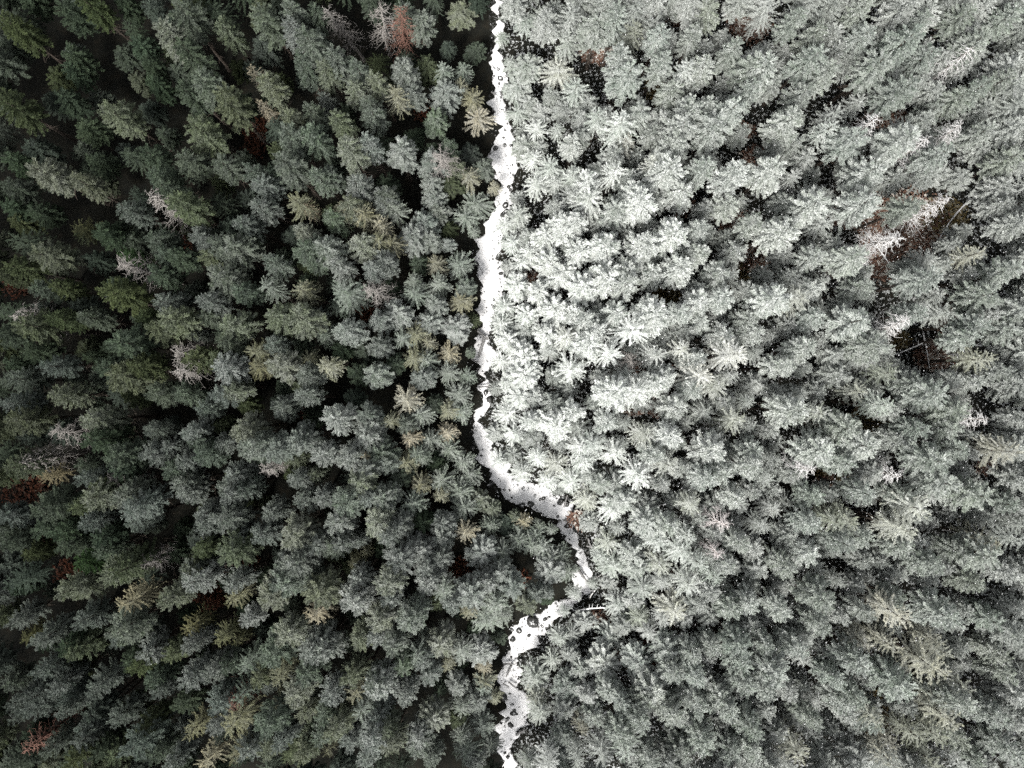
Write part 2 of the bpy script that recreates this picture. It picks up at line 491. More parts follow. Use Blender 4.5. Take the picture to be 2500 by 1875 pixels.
WHITE_TREES = """
1358 5 s,1284 45 s,1335 30 S,1394 93 s,1460 50 F,1511 18 f,1363 158 P+,1409 205 s,1284 158 F,1559 62 y,1621 60 f,1533 122 f,1618 122 f,1533 170 F,1686 140 s+,1737 142 f+,
1700 70 f,1802 105 f,1743 5 o,1859 142 F,1312 306 s+,1363 306 s*,1465 272 s,1522 292 S+,1570 260 f,1533 340 p*,1403 348 f,1652 218 f,1689 246 F,1743 240 f,1797 249 F,
1757 292 F,1669 286 F,1647 334 F,1301 380 s+,1346 402 s,1513 399 s+,1601 385 p+,1647 388 F+,1443 430 S+,1406 419 s,1312 442 s+,1802 419 F+,1729 397 f,1562 453 f+,
1267 269 s,1675 450 f+,1839 218 f,1225 85 s,1245 150 s,1262 205 f,1275 350 f,
1960 14 f,2017 60 f,2119 14 o,2272 22 f,2235 80 F,2121 62 f,2283 108 f,2373 8 f,1983 122 F,1892 130 F+,2042 164 f,2170 125 F,1971 215 f,2223 195 F,2464 176 o,1951 272 F+,
2050 295 s+,2107 326 F,2218 323 F+,2283 255 f-,2357 227 f-,2425 198 f,2141 397 F+,1900 402 F+,2492 382 o,2413 85 f,2484 28 f,2328 354 f,2427 312 f,
1445 481 S+,1581 481 F+,1377 546 F+,1417 535 f+,1516 512 f,1655 552 F+,1576 600 F+,1292 612 s+,1273 637 s+,1341 637 F+,1372 660 F+,1471 589 F+,1505 583 f,1485 663 F+,
1431 694 F+,1533 691 f,1604 674 f,1655 646 F,1720 549 f,1717 606 f,1774 665 f,1318 711 f+,1358 756 F+,1287 767 f+,1397 753 f+,1465 801 f+,1513 753 f,1542 790 S+,
1596 767 F+,1669 759 f,1715 739 f+,1783 725 f,1720 784 f,1386 818 y+,1434 841 F+,1499 858 s+,1284 867 F+,1409 895 S+,1598 867 s+,1666 855 y+,1703 875 f,1791 861 P+,
1715 920 P+,1774 810 f,1630 918 f+,1604 932 f+,1284 918 F+,1851 544 f,1788 493 f,1859 810 f,1834 782 f,1235 545 s+,1265 520 s,1250 590 s,1262 695 f+,1232 745 s+,1225 790 s,
1330 570 f+,1420 610 f+,1530 640 f,1240 830 f+,1225 880 s+,1250 930 f+,1340 810 f+,1440 770 f,
2017 484 F+,2130 478 F+,1912 544 F+,2116 617 F+,2002 626 f,2402 617 p,2283 674 F,2119 697 f,2492 654 f,1971 722 y,1900 725 F+,2116 790 F+,2147 833 F,2243 759 f,2441 719 F,
2005 779 f,2416 875 p,1988 864 f+,2189 912 y,1923 895 f+,2413 782 f,2385 824 f,2495 796 f,2252 937 f,2238 493 f,
1513 968 F+,1564 951 S+,1267 971 F+,1363 1039 F+,1457 1082 S,1420 1099 s+,1315 1118 s+,1363 1130 y,1426 1127 s+,1502 1121 s+,1275 1155 s+,1341 1175 s+,1397 1175 s+,
1567 1158 S+,1471 1184 f,1491 1031 f,1584 1059 y,1647 1062 f+,1658 997 f,1703 963 f,1766 957 y,1802 1025 y,1749 1099 F+,1638 1147 y,1732 1161 f,1777 1155 f,1839 1150 f+,
1533 1223 F,1434 1223 p,1496 1249 s+,1584 1280 F,1709 1246 y,1811 1215 f+,1641 1283 f,1485 1328 y,1604 1331 s+,1675 1359 S+,1683 1317 s,1550 1356 f,1556 1382 f,1471 1359 s,
1499 1385 S,1715 1388 s+,1624 1385 y,1817 1337 f,1788 1388 f,1845 1099 f,1240 1010 s+,1255 1060 s+,1300 1030 f+,1410 1000 f+,1220 1125 s+,1610 1110 f,
2102 954 y,2011 1025 y+,2181 988 s+,2289 982 F,2357 1005 F,1951 1008 F+,2085 1045 F,2252 1045 f,2495 1116 P,2348 1053 f,2019 1099 F+,2119 1090 F+,2085 1133 f,2314 1133 F,
2130 1206 f,2011 1223 f,2209 1209 f,2317 1195 F,2422 1232 O,2484 1229 f,2263 1246 P+,2240 1308 P+,2093 1263 y,2059 1294 y,1997 1291 f,2124 1317 f,2073 1337 f,1991 1359 f+,
2427 1331 p,2345 1359 f,2439 1371 F,2232 1351 f,2306 1396 f,1926 1379 f,2357 1104 f,
1513 1481 S+,1581 1450 S,1655 1493 P+,1686 1442 S+,1749 1419 s,1491 1561 S+,1562 1513 y,1630 1589 F,1477 1626 F+,1559 1629 F+,1369 1561 s,1349 1617 s,1307 1660 S,1312 1711 p,
1318 1751 s+,1386 1688 F,1496 1694 f,1511 1731 f,1610 1705 F+,1570 1728 f,1703 1615 f,1754 1598 f,1839 1490 f+,1797 1501 f,1822 1632 f,1814 1581 f,1423 1790 p*,1377 1807 f,
1377 1858 F,1562 1782 f,1652 1773 f,1729 1731 f,1692 1722 f,1533 1850 S,1590 1864 f,1661 1844 f,1522 1816 f,1774 1717 f,1788 1762 f,1831 1688 f,1851 1802 f,1732 1824 f,
1788 1853 f,1831 1858 f,1292 1864 s,1655 1668 f,1706 1660 f,1450 1430 s,1405 1455 s,1380 1500 s,1420 1640 f,1450 1760 f,
2229 1518 P,2136 1586 p,2192 1592 p,2300 1572 p,2325 1603 y,2297 1649 P,2368 1677 y,2382 1751 F,2337 1773 P,2308 1711 y,2212 1688 F,2184 1810 p,2249 1821 y,2351 1836 o,
2300 1872 p,2317 1824 y,2161 1762 y,1968 1853 p,2187 1864 p,2141 1785 f,2079 1734 f,2107 1717 f,2107 1626 F,2195 1470 f,2042 1473 F,1917 1507 f+,2022 1547 f,2119 1510 f,
2342 1527 F,2459 1530 f,2461 1606 o,2470 1660 f,2391 1428 o,2059 1677 f,1983 1773 f,2413 1858 f,2475 1853 f,2456 1768 f,1920 1650 F,1880 1590 f,1960 1600 f,1900 1710 f
"""
# dead trees: tip, kind (w bleached, g grey, r rusty), label
SNAGS = [
    (835, 26, 'g', False, "grey forked dead tree leaning bare among the dark firs, upper one of a crossing pair"),
    (905, 8, 'g', False, "straight grey dead tree with bare limbs beside the rusty dead spruce"),
    (943, 14, 'r', False, "rusty brown dead spruce standing by two bare grey snags"),
    (365, 503, 'g', False, "pale grey twiggy dead treetop beside a blue-grey fir in the dark forest"),
    (303, 648, 'g', False, "comb-like bare snag lying across the dark gap, all limbs hanging one way"),
    (436, 903, 'w', False, "small bleached star-shaped snag at the end of the olive firs"),
    (422, 850, 'g', False, "thin bare snag in a black gap just above the bleached star-shaped snag"),
    (30, 757, 'w', False, "white crooked dead treetop at the picture's left edge above an olive fir"),
    (57, 1121, 'w', False, "long grey-white dead spruce with bristling limbs, lower of two lying side by side"),
    (108, 1078, 'w', False, "long grey-white dead spruce with bristling limbs, upper of two lying side by side"),
    (250, 1158, 'g', False, "short pale snag poking out beside a grey-green fir below the long dead spruces"),
    (357, 1393, 'w', False, "white frosted dead spruce leaning against a big olive fir above bottom left quarter"),
    (928, 702, 'w', False, "white and pinkish frosted dead tree, brightest crown in the green forest"),
    (655, 1150, 'g', False, "brown-grey tangle of bare limbs between blue-grey firs in mid forest"),
    (533, 1736, 'r', False, "pinkish brown dead treetop beside a blue-grey fir above the long yellow spruce"),
    (40, 1853, 'r', False, "pink-brown dead treetop alone in the dark bottom left corner"),
    (1075, 372, 'g', False, "grey bare limbs hanging under a fresh green fir near the stream"),
    (2375, 120, 'w', True, "grey-white bare snag with short crooked limbs in the dark upper right forest"),
    (2291, 340, 'w', True, "pale yellowish dead treetop between snowy firs, upper right"),
    (2379, 306, 'w', True, "thin pale dead tree with drooping limbs near right edge, above the bracken clearing"),
    (2150, 297, 'w', True, "bare grey tree spreading over the rusty strip above bracken clearing"),
    (2195, 560, 'w', True, "white tangled dead tree in the middle of the rusty bracken clearing"),
    (2133, 588, 'w', True, "white dead tree with clawing limbs at the lower rim of bracken clearing"),
    (2243, 815, 'w', True, "white dead spruce lying out to the side over brown ground"),
    (2402, 1033, 'w', True, "white bristly dead tree standing alone in snowy firs toward right edge"),
    (1977, 1155, 'w', True, "bright white and pinkish dead tree beside a small brown opening"),
    (2187, 1155, 'w', True, "small white bare treetop right of the pinkish dead tree"),
    (1760, 1305, 'r', True, "pink-tinged dead treetop, smaller and upper of two in the snowy forest"),
    (1749, 1342, 'r', True, "pink-tinged dead treetop, larger and lower of two in the snowy forest"),
    (1528, 872, 'g', True, "brown-grey bare tree with arching limbs among the whitest firs"),
    (2330, 500, 'w', True, "thin white dead pole tree crossing upper rim of bracken clearing"),
]
# dark openings kept free of filling trees (ground point, radius in px)
GAPS = [(150, 60, 28), (60, 190, 30), (280, 225, 30), (230, 120, 26), (600, 330, 45), (650, 560, 25), (870, 110, 40), (960, 300, 40), (1000, 430, 45), (890, 420, 30),
        (250, 520, 40), (420, 690, 35), (560, 760, 20), (330, 830, 40), (900, 755, 40), (1140, 180, 30), (1150, 330, 30), (450, 1000, 40), (530, 1140, 35), (250, 1090, 35),
        (940, 970, 35), (1060, 1020, 25), (690, 1030, 25), (470, 1420, 40), (200, 1470, 50), (300, 1650, 40), (1120, 1370, 45), (1230, 1390, 25), (1290, 1410, 40), (1250, 1470, 30),
        (1010, 1640, 40), (900, 1650, 30), (1080, 1790, 30), (740, 1590, 30), (700, 1530, 25), (860, 1420, 25), (60, 1190, 60), (170, 1400, 35), (1080, 600, 25),
        (1455, 195, 45), (1370, 95, 25), (1550, 215, 25), (1355, 362, 25), (1655, 40, 25), (1830, 80, 40), (1600, 215, 22), (1850, 280, 30), (1830, 380, 30), (2030, 200, 30),
        (2200, 260, 35), (2000, 260, 25), (2200, 550, 75), (2140, 600, 50), (2060, 530, 30), (1780, 535, 28), (1661, 505, 22), (1831, 640, 28), (1627, 725, 25), (1310, 525, 22),
        (2230, 820, 50), (2290, 860, 35), (1700, 860, 15), (1440, 1010, 22), (1491, 1212, 22), (1618, 1237, 20), (2116, 1020, 30), (2020, 1160, 30), (2290, 1120, 30), (2330, 1300, 35),
        (1560, 1420, 25), (1355, 1560, 25), (1340, 1690, 20), (1580, 1600, 25), (1460, 1510, 22), (2120, 1480, 22), (2250, 1600, 22), (2080, 1240, 22), (1540, 1710, 18), (1350, 1345, 1),
        (2180, 1830, 25), (2330, 1790, 20)]
# rusty and olive bracken: ground point, radius x, y px, hue (r rust, o olive, e ember red)
BRACKEN = [(2200, 545, 95, 70, 'r'), (2140, 610, 45, 65, 'r'), (2055, 535, 40, 20, 'r'), (2290, 530, 60, 40, 'o'), (2190, 300, 60, 22, 'r'), (1460, 138, 40, 16, 'r'), (1655, 40, 26, 24, 'r'),
           (1825, 60, 45, 45, 'r'), (1600, 215, 20, 34, 'o'), (1840, 385, 26, 22, 'r'), (1810, 322, 28, 18, 'r'), (1661, 503, 26, 26, 'r'), (1780, 532, 28, 40, 'r'), (1831, 632, 40, 30, 'r'),
           (1800, 682, 28, 35, 'o'), (1627, 725, 50, 18, 'o'), (1295, 690, 20, 26, 'r'), (1443, 739, 12, 16, 'r'), (1598, 822, 22, 12, 'r'), (1343, 858, 26, 14, 'o'), (1669, 889, 22, 18, 'r'),
           (1542, 906, 22, 18, 'r'), (2311, 800, 24, 40, 'r'), (2275, 872, 40, 30, 'r'), (2068, 872, 26, 20, 'r'), (2170, 830, 40, 24, 'o'), (1607, 988, 28, 26, 'r'), (1547, 994, 24, 18, 'r'),
           (2112, 1025, 45, 32, 'o'), (2030, 1150, 40, 24, 'o'), (2010, 1180, 20, 22, 'r'), (1579, 1582, 20, 24, 'e'), (1595, 1622, 18, 22, 'e'), (1508, 1603, 14, 14, 'r'), (1414, 1507, 14, 12, 'e'),
           (1460, 1503, 34, 14, 'r'), (2122, 1510, 16, 30, 'o'), (2130, 1740, 30, 50, 'o'), (2110, 1840, 20, 20, 'r'), (1415, 1265, 24, 22, 'r'), (2400, 1140, 20, 14, 'r'), (2480, 1150, 30, 16, 'r'),
           (60, 1190, 62, 40, 'e'), (170, 1400, 28, 36, 'e'), (105, 1320, 24, 10, 'e'), (520, 1450, 45, 36, 'e'), (625, 330, 30, 60, 'e'), (897, 765, 24, 22, 'e'), (1118, 1395, 30, 36, 'e'),
           (1105, 1440, 14, 40, 'e'), (1030, 270, 16, 30, 'e'), (40, 700, 30, 26, 'e'), (742, 1008, 14, 12, 'e'), (430, 590, 50, 20, 'e'), (840, 860, 20, 14, 'e'), (615, 1370, 20, 14, 'e'), (1260, 1410, 30, 20, 'e')]
# banks of the snowed-over stream, (x of one bank, y), (x of the other bank, y) down the photograph
BANKS = [((1190, -160), (1225, -160)), ((1192, -60), (1222, -60)), ((1196, 20), (1215, 20)), ((1198, 55), (1214, 55)), ((1199, 84), (1216, 84)), ((1196, 126), (1222, 126)), ((1199, 160), (1242, 160)),
         ((1201, 185), (1240, 185)), ((1206, 214), (1232, 214)), ((1197, 235), (1236, 235)), ((1201, 260), (1236, 260)), ((1208, 290), (1241, 290)), ((1211, 311), (1253, 311)), ((1208, 336), (1256, 336)),
         ((1203, 361), (1258, 361)), ((1188, 395), (1254, 395)), ((1200, 412), (1254, 412)), ((1211, 430), (1252, 430)), ((1222, 450), (1248, 450)), ((1224, 476), (1248, 478)), ((1212, 501), (1240, 503)),
         ((1203, 522), (1230, 524)), ((1190, 547), (1226, 549)), ((1182, 568), (1224, 570)), ((1163, 589), (1214, 591)), ((1156, 610), (1211, 612)), ((1163, 635), (1212, 637)), ((1168, 656), (1222, 656)),
         ((1162, 677), (1228, 677)), ((1168, 694), (1224, 694)), ((1178, 710), (1212, 712)), ((1180, 750), (1205, 752)), ((1178, 780), (1208, 780)), ((1176, 801), (1206, 801)), ((1168, 822), (1197, 822)), ((1153, 843), (1193, 843)),
         ((1158, 864), (1199, 864)), ((1148, 880), (1186, 880)), ((1162, 905), (1184, 905)), ((1166, 940), (1192, 940)), ((1176, 965), (1193, 965)), ((1168, 990), (1188, 990)), ((1155, 1011), (1177, 1011)),
         ((1147, 1032), (1170, 1032)), ((1149, 1053), (1178, 1053)), ((1155, 1074), (1184, 1074)), ((1163, 1099), (1202, 1097)), ((1167, 1124), (1212, 1120)), ((1178, 1150), (1216, 1140)),
         ((1184, 1178), (1225, 1160)), ((1198, 1198), (1248, 1172)), ((1224, 1223), (1276, 1185)), ((1264, 1233), (1312, 1186)), ((1290, 1246), (1340, 1192)), ((1312, 1257), (1362, 1212)),
         ((1335, 1266), (1384, 1236)), ((1356, 1288), (1400, 1262)), ((1372, 1310), (1410, 1300)), ((1390, 1325), (1424, 1322)), ((1404, 1356), (1434, 1350)), ((1407, 1378), (1434, 1385)),
         ((1404, 1407), (1444, 1412)), ((1400, 1432), (1440, 1436)), ((1388, 1458), (1410, 1458)), ((1368, 1470), (1388, 1478)), ((1340, 1482), (1366, 1496)), ((1312, 1492), (1332, 1512)),
         ((1270, 1515), (1328, 1540)), ((1244, 1532), (1320, 1558)), ((1234, 1570), (1292, 1580)), ((1236, 1592), (1264, 1597)), ((1226, 1613), (1264, 1620)), ((1228, 1645), (1264, 1645)),
         ((1226, 1672), (1262, 1672)), ((1230, 1710), (1278, 1714)), ((1227, 1764), (1282, 1768)), ((1223, 1794), (1270, 1794)), ((1232, 1824), (1250, 1824)), ((1230, 1850), (1242, 1850)),
         ((1230, 1900), (1244, 1900)), ((1222, 1990), (1252, 1990)), ((1215, 2090), (1255, 2090))]
# boulders: x, y, width px
ROCKS = [(1210, 361, 15), (1233, 316, 8), (1232, 353, 11), (1222, 190, 15), (1219, 202, 8), (1216, 168, 9), (1241, 455, 11), (1246, 463, 9), (1226, 456, 7), (1234, 500, 18), (1228, 522, 17), (1236, 515, 14),
         (1226, 560, 9), (1206, 606, 8), (1222, 667, 12), (1215, 655, 7), (1162, 645, 16), (1193, 409, 10), (1204, 430, 10), (1186, 959, 15), (1195, 975, 16), (1209, 942, 13), (1223, 950, 18), (1222, 962, 9),
         (1158, 1083, 13), (1155, 1094, 12), (1196, 1183, 20), (1244, 1197, 8), (1215, 1203, 8), (1275, 1235, 14), (1296, 1232, 19), (1327, 1217, 12), (1318, 1220, 9), (1354, 1236, 9), (1353, 1213, 7),
         (1372, 1208, 14), (1368, 1226, 17), (1384, 1232, 15), (1392, 1220, 10), (1362, 1262, 8), (1366, 1273, 7), (1385, 1285, 14), (1390, 1318, 7), (1328, 1187, 9), (1410, 1250, 16), (1420, 1240, 12),
         (1437, 1348, 12), (1430, 1290, 10), (1408, 1460, 12), (1420, 1452, 14), (1300, 1520, 36), (1267, 1541, 16), (1252, 1562, 16), (1291, 1553, 11), (1250, 1540, 8), (1331, 1513, 13), (1340, 1508, 9),
         (1320, 1566, 10), (1252, 1515, 9), (1230, 1705, 19), (1253, 1744, 15), (1240, 1757, 12), (1247, 1772, 17), (1236, 1760, 10), (1262, 1744, 9), (1256, 1735, 11), (1250, 1722, 10), (1263, 1790, 11),
         (1270, 1786, 8), (1240, 1850, 12), (1250, 1840, 10), (1232, 1840, 9), (1248, 1606, 8), (1272, 1612, 9)]
# fallen logs: ends in px, width px, snowy, lift, label
LOGS = [
    (1200, 224, 1209, 231, 5, False, "short dark log stub lying at the narrow top reach of the snowy stream"),
    (1166, 807, 1190, 826, 7, False, "dark log slanting over the snow beside the leaning plank-like log"),
    (1182, 820, 1165, 872, 8, False, "long dark log lying lengthwise in the stream, crossing end of another log"),
    (1150, 876, 1168, 884, 5, False, "short dark log on the green bank below two crossing logs"),
    (1168, 946, 1203, 945, 4, False, "thin log lying straight across the narrow stream above two boulders"),
    (1150, 1048, 1168, 1050, 3, False, "thin twig-like stick across the narrowest white bend of the stream"),
    (1377, 1271, 1428, 1272, 5, False, "straight dark log jutting out from white bank over the stream bend"),
    (1378, 1238, 1384, 1208, 4, False, "upright-lying thin log among the boulders at the stream bend"),
    (1436, 1314, 1444, 1336, 5, False, "dark log leaning into a starry snag at the white bank"),
    (1432, 1332, 1452, 1336, 5, False, "short dark log crossing the leaning log at the white bank"),
    (1412, 1388, 1437, 1423, 7, False, "thick dark log slanting across the stream below the lower bend"),
    (1434, 1425, 1472, 1402, 5, False, "dark log running from the slanting log's end into the snowy forest"),
    (1408, 1490, 1476, 1484, 6, True, "pale snowy log lying flat across dark brush beside the lower bend"),
    (1440, 1460, 1452, 1440, 4, True, "brown brushwood log standing among twigs at the lower bend"),
    (1228, 1623, 1258, 1619, 5, False, "straight dark log spanning the lower stream from the green bank"),
    (1250, 1624, 1236, 1652, 5, False, "dark log slanting under the spanning log in the lower stream"),
    (1242, 1665, 1258, 1677, 5, False, "short dark log, right one of two below the spanning log"),
    (1228, 1668, 1243, 1674, 4, False, "short dark log, left one of two below the spanning log"),
    (1312, 1528, 1316, 1540, 3, False, "small upright stick poking from snow right of the largest boulder"),
    (1260, 1795, 1284, 1780, 7, False, "dark log at the lowest white patch of the stream beside brush"),
    (2110, 566, 2184, 663, 6, True, "long bent white log lying down across the bracken clearing"),
    (2368, 487, 2280, 603, 6, True, "long straight white log lying along far side of bracken clearing"),
    (2252, 804, 2266, 898, 5, True, "straight white log pointing down the picture below bracken clearing"),
    (2311, 864, 2385, 875, 5, True, "white log lying nearly level near pale treetop toward right edge"),
    (2158, 875, 2252, 835, 5, True, "white log slanting up to meet the straight downward log"),
    (2325, 1110, 2374, 1141, 5, True, "white log slanting downward, upper left of two in line near right edge"),
    (2399, 1130, 2484, 1170, 5, True, "long white log slanting downward, lower right of two in line near right edge"),
    (2303, 1291, 2379, 1317, 5, True, "long white log lying over the black gap in lower right forest"),
    (2260, 1322, 2320, 1345, 5, True, "white log just below the long white log over the black gap"),
    (1330, 865, 1380, 842, 4, True, "thin white log slanting upward over brown ground near the stream"),
    (2110, 40, 2145, 15, 5, True, "pale broken log at the top of the snowy forest, upper right"),
    (1757, 276, 1775, 225, 4, True, "thin white pole slanting between large snowy firs, upper white forest"),
    (2010, 1545, 2045, 1530, 4, True, "pale broken pole above the straw-coloured spruces"),
]

# ------------------------------------------------------------------ the ground and the snowed-over stream
def bank_lines():
    a = np.array([world_xy(*p[0]) for p in BANKS])
    b = np.array([world_xy(*p[1]) for p in BANKS])
    mid = (a + b) / 2
    d = np.concatenate([[0], np.cumsum(np.linalg.norm(np.diff(mid, axis=0), axis=1))])
    s = np.arange(0, d[-1], 0.3)
    A = np.stack([np.interp(s, d, a[:, k]) for k in (0, 1)], 1)
    B = np.stack([np.interp(s, d, b[:, k]) for k in (0, 1)], 1)
    return A, B


BA, BB = bank_lines()
MID = (BA + BB) / 2
HALF = np.linalg.norm(BA - BB, axis=1) / 2


def stream_dist(x, y):
    """metres outside the bank (negative inside), and the signed side (+ is the white side)"""
    p = np.stack([np.asarray(x, float), np.asarray(y, float)], -1)
    d = np.linalg.norm(p[..., None, :] - MID, axis=-1)
    i = np.argmin(d - HALF, axis=-1)
    return np.take_along_axis(d, i[..., None], -1)[..., 0] - HALF[i], i


def bumps(x, y):
    return (0.16 * np.sin(x * 0.61 + 1.3) * np.cos(y * 0.53) + 0.10 * np.sin(x * 1.37 + y * 0.9) + 0.06 * np.cos(y * 2.1 - x * 1.1))


def ground_z(x, y):
    d, _ = stream_dist(x, y)
    return bumps(x, y) * np.clip(d / 2.0, 0, 1) - 0.55 * np.clip(1 - np.maximum(d, 0) / 2.2, 0, 1) ** 2


inner = np.concatenate([[-900, -400, -200, -130], np.arange(-96, 97, 1.5), [130, 200, 400, 900]])
GX, GY = np.meshgrid(inner, inner, indexing='ij')
gz = np.zeros_like(GX)
near = (np.abs(GX) < 97) & (np.abs(GY) < 97)
zz = np.concatenate([ground_z(a, b) for a, b in zip(np.array_split(GX[near], 40), np.array_split(GY[near], 40))])
gz[near] = zz
n = len(inner)
V = np.stack([GX, GY, gz], -1).reshape(-1, 3)
i, j = np.meshgrid(np.arange(n - 1), np.arange(n - 1), indexing='ij')
F = np.stack([i * n + j, (i + 1) * n + j, (i + 1) * n + j + 1, i * n + j + 1], -1).reshape(-1, 4)
bankx = np.interp(V[:, 1], MID[::-1, 1], MID[::-1, 0])
snowy = np.clip((V[:, 0] - bankx) / 2.0, 0, 1)
o = bpy.data.objects.new("ground", mesh_from("ground", V, F, M_FLOOR, {"snowy": ('FLOAT', snowy)}, True))
o["kind"] = "structure"
o["label"] = "dark forest floor of needles and litter"
COL.objects.link(o)

# stream: a mounded sheet of snow with ragged banks
r = np.random.default_rng(5)
ns, nc = len(BA), 11
def ragged(n):
    a = np.zeros(n)
    for per, amp in ((40, 0.22), (14, 0.24), (5, 0.30), (2, 0.26), (1, 0.12)):
        k = r.normal(0, amp, n // per + 3)
        a += np.interp(np.arange(n) / per, np.arange(len(k)), k)
    return a
dirv = unit(BB - BA)
A2 = BA - dirv * (0.12 + ragged(ns))[:, None]
B2 = BB + dirv * (0.30 + ragged(ns))[:, None]
c = np.linspace(0, 1, nc)
XY = A2[:, None] * (1 - c)[None, :, None] + B2[:, None] * c[None, :, None]
X, Y = XY[..., 0], XY[..., 1]
Z = np.stack([ground_z(X[k], Y[k]) for k in range(ns)])
Z = Z + 0.12 + 0.16 * (4 * c * (1 - c))[None] + 0.05 * np.sin(X * 3.1 + Y * 2.3) + r.normal(0, 0.015, Z.shape)
Z[:, 0] -= 0.30
Z[:, -1] -= 0.30
V = np.stack([X, Y, Z], -1).reshape(-1, 3)
i, j = np.meshgrid(np.arange(ns - 1), np.arange(nc - 1), indexing='ij')
F = np.stack([i * nc + j, (i + 1) * nc + j, (i + 1) * nc + j + 1, i * nc + j + 1], -1).reshape(-1, 4)[:, ::-1]
o = bpy.data.objects.new("stream", mesh_from("stream", V, F, M_SNOW, None, True))
o["kind"] = "structure"
o["label"] = "narrow winding stream bed covered with white snow"
COL.objects.link(o)

# bracken and brushwood on open ground
TONE = {'r': ((0.085, 0.046, 0.032), (0.22, 0.135, 0.10), (0.45, 0.42, 0.38)), 'o': ((0.07, 0.055, 0.022), (0.16, 0.12, 0.05), (0.24, 0.22, 0.16)),
        'e': ((0.04, 0.018, 0.01), (0.10, 0.035, 0.018), (0.05, 0.035, 0.025))}
Vb, Cb = [], []
for (u, v, ru, rv, hue) in BRACKEN:
    cx, cy = world_xy(u, v)
    k = 1.12 * CAM_H / FOC
    nfr = int(ru * rv * (0.62 if hue != 'e' else 0.16)) + 60
    a, q = r.uniform(0, 6.283, nfr), np.sqrt(r.uniform(0, 1, nfr)) * r.uniform(0.6, 1.15, nfr)
    px, py = cx + np.cos(a) * q * ru * k, cy + np.sin(a) * q * rv * k
    pz = r.uniform(0.1, 1.1, nfr)
    az_ = r.uniform(0, 6.283, nfr)
    dr = unit(np.stack([np.cos(az_), np.sin(az_), r.uniform(-0.5, 0.5, nfr)], 1))
    sv = unit(np.cross(dr, np.array([0, 0, 1.0]) + r.normal(0, 0.4, (nfr, 3))))
    l, w = r.uniform(0.3, 0.75, (nfr, 1)), r.uniform(0.07, 0.2, (nfr, 1))
    p0 = np.stack([px, py, pz], 1)
    Vb.append(np.stack([p0, p0 + dr * l * 0.4 + sv * w, p0 + dr * l + [0, 0, -0.12], p0 + dr * l * 0.4 - sv * w], 1).reshape(-1, 3))
    t = TONE[hue]
    m_ = r.uniform(0, 1, (nfr, 1))
    cc = np.array(t[0]) * (1 - m_) + np.array(t[1]) * m_
    pale = r.uniform(0, 1, nfr) < (0.34 if hue != 'e' else 0.1)
    cc[pale] = t[2]
    Cb.append(np.repeat(np.concatenate([cc, np.ones((nfr, 1))], 1), 4, 0))
Vb, Cb = np.concatenate(Vb), np.concatenate(Cb)
o = bpy.data.objects.new("bracken", mesh_from("bracken", Vb, np.arange(len(Vb)).reshape(-1, 4), M_BRACKEN, {"tint": ('FLOAT_COLOR', Cb)}))
o["kind"] = "stuff"
o["label"] = "rust-brown bracken and brushwood on the open forest floor"
COL.objects.link(o)


# ------------------------------------------------------------------ naming each thing by what it stands near
LAND_GREEN = [(0, 0, "top left corner"), (345, 60, "pair of tall olive firs up left"), (600, 300, "dark red gap up left"), (870, 75, "crossing bare snags"), (960, 240, "yellow-green spruce near the bare snags"),
              (1166, 285, "straw-coloured starry spruce by the stream"), (840, 352, "bright olive round fir"), (965, 363, "big frosted blue-grey fir"), (15, 430, "upper left edge"), (260, 255, "tall olive fir over the black gap"),
              (395, 530, "grey twiggy dead treetop"), (330, 648, "comb-like bare snag"), (88, 606, "very wide olive fir at left"), (28, 770, "white crooked treetop"), (436, 903, "bleached star-shaped snag"),
              (640, 560, "row of pale firs in mid forest"), (871, 589, "bright round fir with white flecks"), (928, 702, "white frosted dead tree"), (897, 765, "brown hole in the forest"), (1110, 600, "upper stream bulge"),
              (1095, 861, "straw-coloured spruce by the crossed logs"), (988, 977, "straw-coloured starry spruce in mid forest"), (130, 1095, "two long dead spruces"), (60, 1190, "ember-red bracken at left edge"),
              (575, 1053, "brightest olive fir"), (801, 1022, "broad silvery fir"), (655, 1155, "tangle of bare limbs"), (1130, 1130, "narrow white stream bend"), (300, 1200, "bright fir right of ember bracken"),
              (170, 1400, "ember-red bracken tuft"), (395, 1370, "white leaning dead spruce"), (520, 1450, "dark red gap lower left"), (704, 1314, "bright round olive fir, lower forest"), (942, 1223, "bright fir near the yellow spruces"),
              (1118, 1395, "brown hole near the big bend"), (1330, 1350, "starry spruces inside the big bend"), (300, 1490, "pale straw fir, lower left"), (10, 1580, "lower left edge"), (40, 1853, "pink-brown corner snag"),
              (250, 1700, "rows of blue firs, lower left"), (533, 1736, "pinkish dead treetop"), (550, 1793, "long yellow spruce"), (713, 1711, "long leaning olive fir"), (767, 1524, "straw-coloured fir, lower forest"),
              (914, 1524, "bright two-lobed olive fir"), (1067, 1586, "narrow bright fir near the stream"), (1055, 1765, "largest round fir at bottom"), (1230, 1705, "mossy boulder by green bank"), (860, 1830, "bottom edge of the green forest")]
